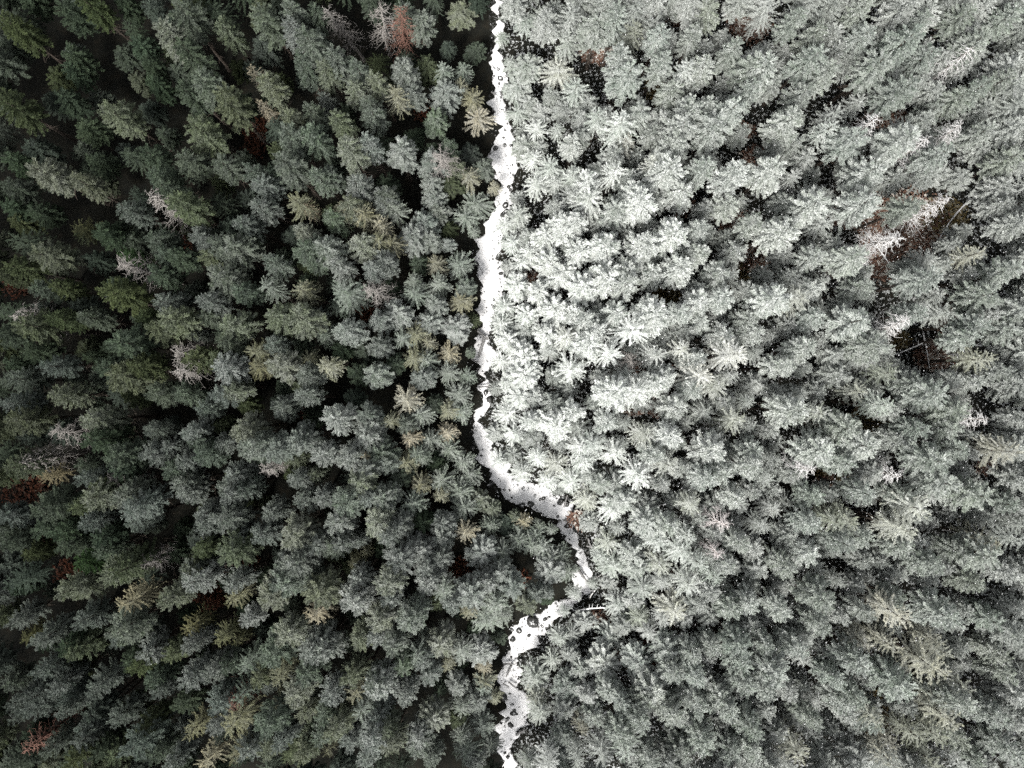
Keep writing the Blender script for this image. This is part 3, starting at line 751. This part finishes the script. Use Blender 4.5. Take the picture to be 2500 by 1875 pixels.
LAND_WHITE = [(1215, 100, "top reach of the stream"), (1363, 158, "straw-white starry spruce"), (1460, 138, "small rusty gap up top"), (1689, 246, "broadest upper snowy fir"), (1825, 60, "rusty strip at the top edge"),
              (2000, 60, "top edge of the white forest"), (2375, 140, "crooked bare snag up right"), (2480, 60, "top right corner"), (1800, 419, "large bright fir, upper right"), (2150, 297, "rusty strip with bare tree"),
              (1255, 360, "wide white upper reach"), (1443, 430, "starry bright spruce"), (1601, 385, "yellowish bright crown"), (1661, 503, "small rusty gap below yellowish crown"), (1780, 532, "dark rusty slit"),
              (1215, 620, "stream's widest upper bulge"), (1358, 756, "dazzling white fir"), (1576, 600, "big bright fir in mid white forest"), (1627, 725, "olive-brown slit"), (1434, 841, "bright fir by the bare tree"),
              (1715, 920, "yellow-white spruce"), (2200, 550, "bracken clearing"), (2402, 617, "yellowish top near right edge"), (1971, 722, "yellowish small top"), (2283, 674, "broad fir below the clearing"),
              (2265, 840, "brown ground with white logs"), (2416, 875, "pale treetop near right edge"), (1200, 950, "log across the narrow stream"), (1363, 1039, "large frosted starry fir"), (1513, 968, "whitest mid crown"),
              (1567, 1158, "big starry spruce"), (1400, 1215, "boulders at the big bend"), (1749, 1330, "pink-tinged dead treetops"), (2112, 1025, "olive bracken opening"), (1977, 1155, "bright pinkish dead tree"),
              (2402, 1033, "bristly white dead tree"), (2330, 1300, "black gap with long logs"), (2250, 1270, "two yellow-white leaning spruces"), (1920, 1000, "mid right rows"), (1440, 1400, "slanting log below the bend"),
              (1491, 1561, "starry spruce by orange ground"), (1585, 1600, "orange bracken spot"), (1655, 1493, "cream starry spruce"), (1350, 1600, "largest boulder's bank"), (1260, 1740, "bottom boulder cluster"),
              (1610, 1705, "bright fir at lower middle"), (1820, 1600, "lower mid white forest"), (2229, 1518, "first of the straw spruces"), (2297, 1649, "straw spruces, lower right"), (2249, 1821, "lowest straw spruces"),
              (2020, 1500, "rows above the straw spruces"), (2440, 1550, "right edge, lower part"), (1960, 1720, "rows left of the straw spruces"), (2440, 1800, "bottom right corner"), (1600, 1840, "bottom edge of white forest"),
              (2480, 1200, "right edge, middle"), (2050, 1280, "yellowish pair of crowns"), (1860, 860, "mid white forest slope")]
LAND_ROCK = [(1220, 190, "top reach of the stream"), (1235, 335, "upper widening of the stream"), (1243, 460, "narrow neck of the stream"), (1230, 515, "dark hollow on the white bank"), (1190, 645, "white bulge of the stream"),
             (1205, 955, "thin log across the stream"), (1157, 1088, "narrow bend on the green bank"), (1230, 1205, "start of the big bend"), (1325, 1215, "big bend"), (1385, 1225, "brushy outer side of the big bend"),
             (1390, 1290, "straight jutting log"), (1430, 1320, "starry log end"), (1414, 1456, "lower bend"), (1300, 1525, "largest snow-capped boulder"), (1250, 1610, "spanning lower log"), (1248, 1750, "lowest boulder cluster"), (1240, 1840, "last reach at bottom")]
ORD = ["first", "second", "third", "fourth", "fifth", "sixth", "seventh", "eighth", "ninth", "tenth", "eleventh", "twelfth", "thirteenth", "fourteenth", "fifteenth", "sixteenth", "seventeenth", "eighteenth"]
SECT = ["right of", "above right of", "above", "above left of", "left of", "below left of", "below", "below right of"]


def name_places(pts, lands):
    """pts: (u, v); returns the words that place each one: rank and direction from its nearest landmark"""
    P = np.array(pts, float)
    Lm = np.array([(a, b) for a, b, _ in lands], float)
    d = np.linalg.norm(P[:, None] - Lm[None], axis=2)
    near_ = d.argmin(1)
    bins = {}
    for q in range(len(P)):
        k = near_[q]
        du, dv = P[q] - Lm[k]
        if d[q, k] < 14:
            bins.setdefault((k, -1), []).append(q)
        else:
            bins.setdefault((k, int(round(math.atan2(-dv, du) / (math.pi / 4))) % 8), []).append(q)
    out = [None] * len(P)
    for (k, s_), qs in bins.items():
        qs.sort(key=lambda q: d[q, k])
        for rank, q in enumerate(qs):
            if s_ == -1:
                out[q] = ("at the " if rank == 0 else ORD[rank] + " at the ") + lands[k][2]
            else:
                out[q] = ORD[rank] + " " + SECT[s_] + " the " + lands[k][2]
    return out


# ------------------------------------------------------------------ boulders and logs
def rock_mesh(seed, sx, sy, sz):
    rr = np.random.default_rng(seed)
    nu, nv = 10, 6
    th = np.linspace(0, 2 * math.pi, nu, endpoint=False)
    ph = np.linspace(-math.pi / 2, math.pi / 2, nv + 1)
    T_, P_ = np.meshgrid(th, ph, indexing='xy')
    n0 = rr.normal(0, 1, (5, 3))
    D_ = np.stack([np.cos(P_) * np.cos(T_), np.cos(P_) * np.sin(T_), np.sin(P_)], -1)
    rad = np.ones(T_.shape)
    for nn in n0:                      # planar facets
        nn = nn / np.linalg.norm(nn)
        dd = (D_ @ nn)
        lim = rr.uniform(0.62, 0.9)
        rad = np.minimum(rad, np.where(dd > 0.05, lim / np.maximum(dd, 0.05), 9))
    rad *= 1 + rr.normal(0, 0.05, rad.shape)
    rad[0], rad[-1] = rad[0].mean(), rad[-1].mean()
    V = D_ * rad[..., None] * np.array([sx, sy, sz])
    V = V.reshape(-1, 3)
    i, j = np.meshgrid(np.arange(nv), np.arange(nu), indexing='ij')
    F = np.stack([i * nu + j, i * nu + (j + 1) % nu, (i + 1) * nu + (j + 1) % nu, (i + 1) * nu + j], -1).reshape(-1, 4)
    return mesh_from("boulder", V, F, M_ROCK, None, False)


places = name_places([(a, b) for a, b, _ in ROCKS], LAND_ROCK)
for k, (u, v, w) in enumerate(ROCKS):
    x, y = world_xy(u, v)
    R_ = w * CAM_H / FOC / 2
    rr = np.random.default_rng(900 + k)
    sz = R_ * rr.uniform(0.6, 0.85)
    me = rock_mesh(900 + k, R_ * rr.uniform(0.95, 1.2), R_ * rr.uniform(0.75, 1.0), sz)
    o = bpy.data.objects.new("boulder", me)
    o.location = (x, y, float(ground_z(np.array([x]), np.array([y]))[0]) + 0.18 + 0.30 * sz)
    o.rotation_euler = (0, 0, rr.uniform(0, 6.28))
    size = "big dark boulder" if w >= 16 else "dark boulder" if w >= 11 else "small dark stone"
    o["label"] = size + ", " + places[k]
    o["category"] = "boulder"
    o["group"] = "boulders along the stream"
    COL.objects.link(o)

# countless small stones and litter in the snow along the banks
rr = np.random.default_rng(640)
nst = 900
q = rr.integers(0, len(BA), nst)
cc = np.where(rr.uniform(0, 1, nst) < 0.75, np.where(rr.uniform(0, 1, nst) < 0.3, rr.normal(0.02, 0.06, nst), rr.normal(0.96, 0.12, nst)), rr.uniform(0, 1, nst))
sx, sy = (BA[q] * (1 - cc)[:, None] + BB[q] * cc[:, None] + rr.normal(0, 0.1, (nst, 2))).T
szz = rr.uniform(0.07, 0.24, nst)
octa = np.array([[1, 0, 0], [0, 1, 0], [-1, 0, 0], [0, -1, 0], [0, 0, 0.7], [0, 0, -0.7]], float)
V = np.stack([sx, sy, ground_z(sx, sy) + 0.20], 1)[:, None, :] + octa[None] * szz[:, None, None] * rr.uniform(0.5, 1.3, (nst, 6, 1))
tri = np.array([[0, 1, 4], [1, 2, 4], [2, 3, 4], [3, 0, 4], [1, 0, 5], [2, 1, 5], [3, 2, 5], [0, 3, 5]])
F = (np.arange(nst)[:, None, None] * 6 + tri[None]).reshape(-1, 3)
o = bpy.data.objects.new("stones", mesh_from("stones", V.reshape(-1, 3), F, M_ROCK))
o["kind"] = "stuff"
o["label"] = "small dark stones strewn along the snowy stream"
COL.objects.link(o)

for k, (u0, v0, u1, v1, w, snowy, lab) in enumerate(LOGS):
    rr = np.random.default_rng(1200 + k)
    z0, z1 = (3.0, 5.5) if snowy else (0.28, 0.36)
    a, b = np.array([*world_xy(u0, v0, z0), z0]), np.array([*world_xy(u1, v1, z1), z1])
    L_ = np.linalg.norm(b - a)
    rad = w * (CAM_H - 3) / FOC / 2 * (0.8 if snowy else 0.95)
    n = 9
    s = np.linspace(0, 1, n)
    path = np.zeros((n, 3))
    path[:, 0] = s * L_
    path[:, 1] = 0.03 * L_ * np.sin(s * 3.1 * rr.uniform(0.7, 1.2)) * rr.choice([-1, 1]) + np.cumsum(rr.normal(0, 0.02, n))
    path[:, 2] = np.cumsum(rr.normal(0, 0.015, n))
    rads = rad * np.linspace(1.15, 0.6, n) * (1 + rr.normal(0, 0.07, n))
    rads[0] *= 0.85
    root = bpy.data.objects.new("fallen_log", None)
    root.location = a
    dv = Vector(b - a)
    root.rotation_euler = dv.to_track_quat('X', 'Z').to_euler()
    root["label"] = lab
    root["category"] = "log"
    root["group"] = "fallen logs"
    COL.objects.link(root)
    cap0 = np.concatenate([path[:1] - [[0.015, 0, 0]], path, path[-1:] + [[0.02, 0, 0]]])
    V, F = tube(cap0, np.concatenate([[0.01], rads, [0.01]]), 8)
    mt = M_LOGW if snowy else M_LOG
    stem = bpy.data.objects.new("log_stem", mesh_from("log_stem", V, F, mt, None, True))
    stem.parent = root
    COL.objects.link(stem)
    for q in range(max(2, int(L_ * 1.0))):
        sidx = rr.uniform(0.25, 0.98)
        p0 = np.array([np.interp(sidx, s, path[:, c_]) for c_ in range(3)])
        an = rr.uniform(-0.4, 3.5)
        l = rr.uniform(0.25, 0.9) * (1.0 if snowy else 0.6)
        d_ = unit(np.array([rr.uniform(0.2, 0.9), math.cos(an), abs(math.sin(an)) * 0.5]))
        V, F = tube(np.array([p0, p0 + d_ * l * 0.55 + rr.normal(0, 0.03, 3), p0 + d_ * l]), [0.04, 0.03, 0.012], 5)
        st = bpy.data.objects.new("branch_stub", mesh_from("branch_stub", V, F, mt, None, True))
        st.parent = root
        COL.objects.link(st)

# ------------------------------------------------------------------ trees
TINT = {'f': (0.043, 0.066, 0.040), 'o': (0.058, 0.078, 0.035), 'b': (0.045, 0.066, 0.050), 'g': (0.036, 0.074, 0.024),
        's': (0.050, 0.078, 0.047), 'y': (0.10, 0.103, 0.046), 'p': (0.20, 0.185, 0.12)}
WORDS = {'f': "grey-green fir", 'o': "olive-green fir", 'b': "blue-grey fir", 'g': "fresh green fir", 's': "open grey-green spruce", 'y': "yellow-green spruce", 'p': "straw-coloured spruce"}
WHITE_WORDS = {'f': "snow-dusted fir", 'o': "snow-dusted olive fir", 's': "snowy starry spruce", 'y': "yellowish snowy spruce", 'p': "straw-coloured snowy spruce"}


def read_trees(txt, white):
    out = []
    rr = np.random.default_rng(21 if white else 20)
    for tok in txt.replace("\n", " ").split(","):
        tok = tok.strip()
        if not tok:
            continue
        u, v, code = tok.split()
        u, v = float(u), float(v)
        k, mod = code[0], code[1:]
        big = k.isupper()
        k = k.lower()
        if '-' in mod:
            h, wd_ = rr.uniform(14.5, 17), rr.uniform(0.85, 1.05)
        elif '*' in mod:
            h, wd_ = rr.uniform(15, 18), rr.uniform(0.62, 0.78)
        elif big:
            h, wd_ = rr.uniform(22, 25), rr.uniform(1.12, 1.32)
        else:
            h, wd_ = rr.uniform(19, 22.5), rr.uniform(0.86, 1.06)
        if white:
            wd_ *= 0.87
            frost = 0.40 + 0.42 * math.exp(-((u - 1440) / 480) ** 2 - ((v - 800) / 600) ** 2) - (0.10 if k in 'yp' else 0) + (0.16 if '+' in mod else 0.0) + rr.uniform(-0.08, 0.08)  # frost; the mid-forest light hot spot is painted in as extra frost
        else:
            wd_ *= 0.83
            frost = 0.01 + 0.20 * np.clip((u - 250) / 800, 0, 1) + (0.10 if '+' in mod else 0) + (0.08 if k in 'bs' else 0) - (0.05 if '-' in mod else 0) + rr.uniform(-0.04, 0.04)
        h *= 0.93
        x, y = world_xy(u, v, h)
        h = float(min(h, 5.5 + 1.2 * max(0.0, stream_dist(x, y)[0])))      # shorter trees line the stream
        x, y = world_xy(u, v, h)
        # crowns beside the stream are cut back so that they only just overhang its banks
        sd0, si0 = stream_dist(x, y)
        wd_ = float(min(wd_, max(0.42, (sd0 + (0.75 if white else 0.15)) / 1.75)))
        if white:
            tint0 = np.array(TINT[k]) * 0.6 + np.array([0.070, 0.095, 0.078]) * 0.7
        else:
            tint0 = np.array(TINT[k]) * (0.66 + 0.34 * np.clip(u / 750, 0, 1))      # light falloff toward the left edge painted into the tint
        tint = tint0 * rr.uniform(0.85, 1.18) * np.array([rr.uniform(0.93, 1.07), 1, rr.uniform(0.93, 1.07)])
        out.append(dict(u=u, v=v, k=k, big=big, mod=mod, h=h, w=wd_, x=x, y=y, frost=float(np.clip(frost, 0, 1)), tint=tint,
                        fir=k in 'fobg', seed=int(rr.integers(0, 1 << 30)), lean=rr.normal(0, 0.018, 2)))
    return out


green, white = read_trees(GREEN_TREES, False), read_trees(WHITE_TREES, True)


def split(trees, n=300):
    inside = [t for t in trees if -40 < t['u'] < 2540 and -30 < t['v'] < 1900]
    inside.sort(key=lambda t: -(t['h'] * 0.5 + 10 * t['w']))
    keep = inside[:n]
    ids = {id(t) for t in keep}
    return keep, [t for t in trees if id(t) not in ids]


g_keep, g_rest = split(green)
w_keep, w_rest = split(white)


def place_tree(t, name, label, group):
    root = bpy.data.objects.new(name, None)
    root.location = (t['x'], t['y'], float(ground_z(np.array([t['x']]), np.array([t['y']]))[0]))
    rs = t['seed']
    root.rotation_euler = (t['lean'][0], t['lean'][1], (rs % 628) / 100.0)
    root.scale = (t['w'], t['w'], t['h'] / 22.0)
    root["label"], root["category"], root["group"] = label, "tree", group
    COL.objects.link(root)
    me = CROWN[('fir', rs % 8)] if t['fir'] else CROWN[('spruce', rs % 6)]
    cr = bpy.data.objects.new("crown", me)
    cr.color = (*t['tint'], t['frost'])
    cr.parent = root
    COL.objects.link(cr)
    tr = bpy.data.objects.new("trunk", TRUNK[rs % 4])
    tr.parent = root
    COL.objects.link(tr)


for keep, lands, words_, side in ((g_keep, LAND_GREEN, WORDS, 0), (w_keep, LAND_WHITE, WHITE_WORDS, 1)):
    pl = name_places([(t['u'], t['v']) for t in keep], lands)
    for t, where in zip(keep, pl):
        adj = "large " if t['big'] else "small " if '*' in t['mod'] else "low " if '-' in t['mod'] else ""
        if side and '+' in t['mod']:
            adj += "bright "
        lab = adj + words_[t['k']] + ", " + where
        if side:
            nm = "snowy_fir_tree" if t['fir'] else "snowy_spruce_tree"
            place_tree(t, nm, lab, "snow-covered conifers on the white side of the stream")
        else:
            place_tree(t, "fir_tree" if t['fir'] else "spruce_tree", lab, "green conifers on the dark side of the stream")

# dead trees
for k, (u, v, kind, snowy, lab) in enumerate(SNAGS):
    rr = np.random.default_rng(1500 + k)
    h = rr.uniform(17, 21)
    x, y = world_xy(u, v, h)
    root = bpy.data.objects.new("dead_tree", None)
    root.location = (x, y, float(ground_z(np.array([x]), np.array([y]))[0]))
    root.rotation_euler = (rr.normal(0, 0.04), rr.normal(0, 0.04), rr.uniform(0, 6.28))
    wdt = rr.uniform(0.8, 1.05)
    root.scale = (wdt, wdt, h / 22.0)
    root["label"], root["category"], root["group"] = lab, "tree", "bare dead trees"
    COL.objects.link(root)
    mt = {'w': M_SNAGW if snowy else M_SNAG, 'g': M_SNAG, 'r': M_PINK if snowy else M_RUST}[kind]
    (tv, tf), (bv, bf) = SNAG[k % 5]
    for nm, VV, FF in (("trunk", tv, tf), ("bare_limbs", bv, bf)):
        key = nm + mt.name + str(k % 5)
        me = bpy.data.meshes.get(key)
        if me is None:
            me = mesh_from(key, VV, FF, mt, None, True)
        c_ = bpy.data.objects.new(nm, me)
        c_.parent = root
        COL.objects.link(c_)

# ------------------------------------------------------------------ the rest of the forest between and behind the trees above
pos = np.array([(t['x'], t['y']) for t in green + white])
rad_ = np.array([1.3 * t['w'] for t in green + white])
gap = np.array([(*world_xy(a, b), c_ * CAM_H / FOC) for a, b, c_ in GAPS])
fill_xy = np.zeros((0, 2))
fills = []
rr = np.random.default_rng(77)
cand = np.stack([rr.uniform(-70, 70, 22000), rr.uniform(-53, 53, 22000)], 1)
sd_, si_ = [], []
for ch in np.array_split(cand, 60):
    a, b = stream_dist(ch[:, 0], ch[:, 1])
    sd_.append(a)
    si_.append(b)
sd_, si_ = np.concatenate(sd_), np.concatenate(si_)
for q in range(len(cand)):
    x, y = cand[q]
    if sd_[q] < 0.9:
        continue
    is_white = x > MID[si_[q], 0]
    out = abs(x) > 53.5 or abs(y) > 40.5
    if np.any(np.hypot(pos[:, 0] - x, pos[:, 1] - y) < rad_ + (0.5 if is_white else 0.75)):
        continue
    if len(fill_xy) and np.any(np.hypot(fill_xy[:, 0] - x, fill_xy[:, 1] - y) < (1.95 if is_white else 2.4)):
        continue
    if is_white:
        h = min(rr.uniform(11, 16.5), 3.0 + 1.3 * sd_[q]) if not out else rr.uniform(16, 22)
        frost = rr.uniform(0.36, 0.6)
        tint = np.array([0.085, 0.105, 0.09]) * rr.uniform(0.8, 1.2)
    else:
        h = min(rr.uniform(7, 14.5), 2.6 + 1.2 * sd_[q]) if not out else rr.uniform(14, 20)
        frost = rr.uniform(0.0, 0.06)
        tint = np.array(TINT[rr.choice(list("ffob"))]) * rr.uniform(0.6, 0.9) * (0.7 + 0.3 * np.clip((x + 64) / 34, 0, 1))  # same left-edge light falloff painted into the filling trees' tint
    hid = False
    for zz in (0.0, 0.75 * h, h):         # an opening stays open: neither foot nor crown may close it
        kx = CAM_H / (CAM_H - zz)
        hid |= bool(np.any(np.hypot(gap[:, 0] - x * kx, gap[:, 1] - y * kx) < gap[:, 2] + (0.4 if zz else 0)))
    if hid:
        continue
    fill_xy = np.concatenate([fill_xy, [[x, y]]])
    fills.append(dict(x=x, y=y, h=h, w=min(rr.uniform(0.6, 0.92), 0.25 + 0.3 * sd_[q]) * (1.15 if out else 1.0), frost=frost, tint=tint, white=is_white, seed=int(rr.integers(0, 1 << 30))))
proto = bpy.data.collections.new("filling_crowns")          # only instanced, never linked to the scene
for q, ((sty, i_), me) in enumerate(sorted(CROWN.items(), key=lambda kv: (kv[0][0], kv[0][1]))):
    m2 = me.copy()
    m2.materials.clear()
    m2.materials.append(M_FOLS)
    proto.objects.link(bpy.data.objects.new("crown_%02d" % q, m2))


def forest_nodes(name):
    ng = bpy.data.node_groups.new(name, 'GeometryNodeTree')
    ng.interface.new_socket("Geometry", in_out='INPUT', socket_type='NodeSocketGeometry')
    ng.interface.new_socket("Geometry", in_out='OUTPUT', socket_type='NodeSocketGeometry')
    N = ng.nodes.new
    gi, go = N("NodeGroupInput"), N("NodeGroupOutput")
    ci = N("GeometryNodeCollectionInfo")
    ci.inputs["Collection"].default_value = proto
    ci.inputs["Separate Children"].default_value = True
    ci.inputs["Reset Children"].default_value = True
    ip = N("GeometryNodeInstanceOnPoints")
    ip.inputs["Pick Instance"].default_value = True

    def attr(nm, typ):
        n_ = N("GeometryNodeInputNamedAttribute")
        n_.data_type = typ
        n_.inputs["Name"].default_value = nm
        return n_.outputs[0]
    er = N("FunctionNodeEulerToRotation")
    L_ = ng.links.new
    L_(gi.outputs[0], ip.inputs["Points"])
    L_(ci.outputs[0], ip.inputs["Instance"])
    L_(attr("pick", 'INT'), ip.inputs["Instance Index"])
    L_(attr("turn", 'FLOAT_VECTOR'), er.inputs[0])
    L_(er.outputs[0], ip.inputs["Rotation"])
    L_(attr("size", 'FLOAT_VECTOR'), ip.inputs["Scale"])
    L_(ip.outputs[0], go.inputs[0])
    return ng


NG = forest_nodes("forest")
for side, rest in ((False, g_rest), (True, w_rest)):
    ts = rest + [f_ for f_ in fills if f_['white'] == side]
    nm = "white_forest" if side else "green_forest"
    me = bpy.data.meshes.new(nm)
    me.from_pydata([(t['x'], t['y'], 0.0) for t in ts], [], [])
    firs = [t.get('fir', t['seed'] % 4 != 0) for t in ts]
    for an, typ, fld, data in (("pick", 'INT', "value", [t['seed'] % 8 if f_ else 8 + t['seed'] % 6 for t, f_ in zip(ts, firs)]),
                               ("turn", 'FLOAT_VECTOR', "vector", [c_ for t in ts for c_ in (0.0, 0.0, (t['seed'] % 628) / 100.0)]),
                               ("size", 'FLOAT_VECTOR', "vector", [c_ for t in ts for c_ in (t['w'], t['w'], t['h'] / 22.0)]),
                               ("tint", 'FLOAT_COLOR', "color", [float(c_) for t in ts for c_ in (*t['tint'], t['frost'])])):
        at = me.attributes.new(an, typ, 'POINT')
        at.data.foreach_set(fld, data)
    me.materials.append(M_FOLS)
    o = bpy.data.objects.new(nm, me)
    md = o.modifiers.new("forest", 'NODES')
    md.node_group = NG
    o["kind"] = "stuff"
    o["label"] = "lower snow-dusted conifers filling the white forest" if side else "lower green conifers filling the dark forest"
    COL.objects.link(o)
    print(nm, len(ts))
print("crown tris", {k: len(m.polygons) * 2 for k, m in CROWN.items()})

# ------------------------------------------------------------------ snow falling over the white side
rr = np.random.default_rng(31)
nf = 7000
fx, fy, fz = rr.uniform(-6, 64, nf), rr.uniform(-50, 50, nf), rr.uniform(22, 70, nf)
bank = np.interp(fy, MID[::-1, 1], MID[::-1, 0])
ok = fx > bank + 3.5
fx, fy, fz = fx[ok], fy[ok], fz[ok]
nf = len(fx)
ln, wdt = rr.uniform(0.035, 0.075, nf), rr.uniform(0.014, 0.026, nf)
an = np.radians(58) + rr.normal(0, 0.12, nf)
d_ = np.stack([np.cos(an), np.sin(an), rr.normal(-0.2, 0.2, nf)], 1)
d_ = unit(d_)
s_ = unit(np.cross(d_, UP))
t_ = np.cross(d_, s_)
c0 = np.stack([fx, fy, fz], 1)
V = np.stack([c0 - d_ * ln[:, None], c0 + d_ * ln[:, None], c0 + s_ * wdt[:, None], c0 - s_ * wdt[:, None], c0 + t_ * wdt[:, None], c0 - t_ * wdt[:, None]], 1).reshape(-1, 3)
tri = np.array([[1, 2, 4], [1, 4, 3], [1, 3, 5], [1, 5, 2], [0, 4, 2], [0, 3, 4], [0, 5, 3], [0, 2, 5]])
F = (np.arange(nf)[:, None, None] * 6 + tri[None]).reshape(-1, 3)
o = bpy.data.objects.new("falling_snow", mesh_from("falling_snow", V, F, M_FLAKE))
o["kind"] = "stuff"
o["label"] = "clumps of snow falling over the white forest"
COL.objects.link(o)
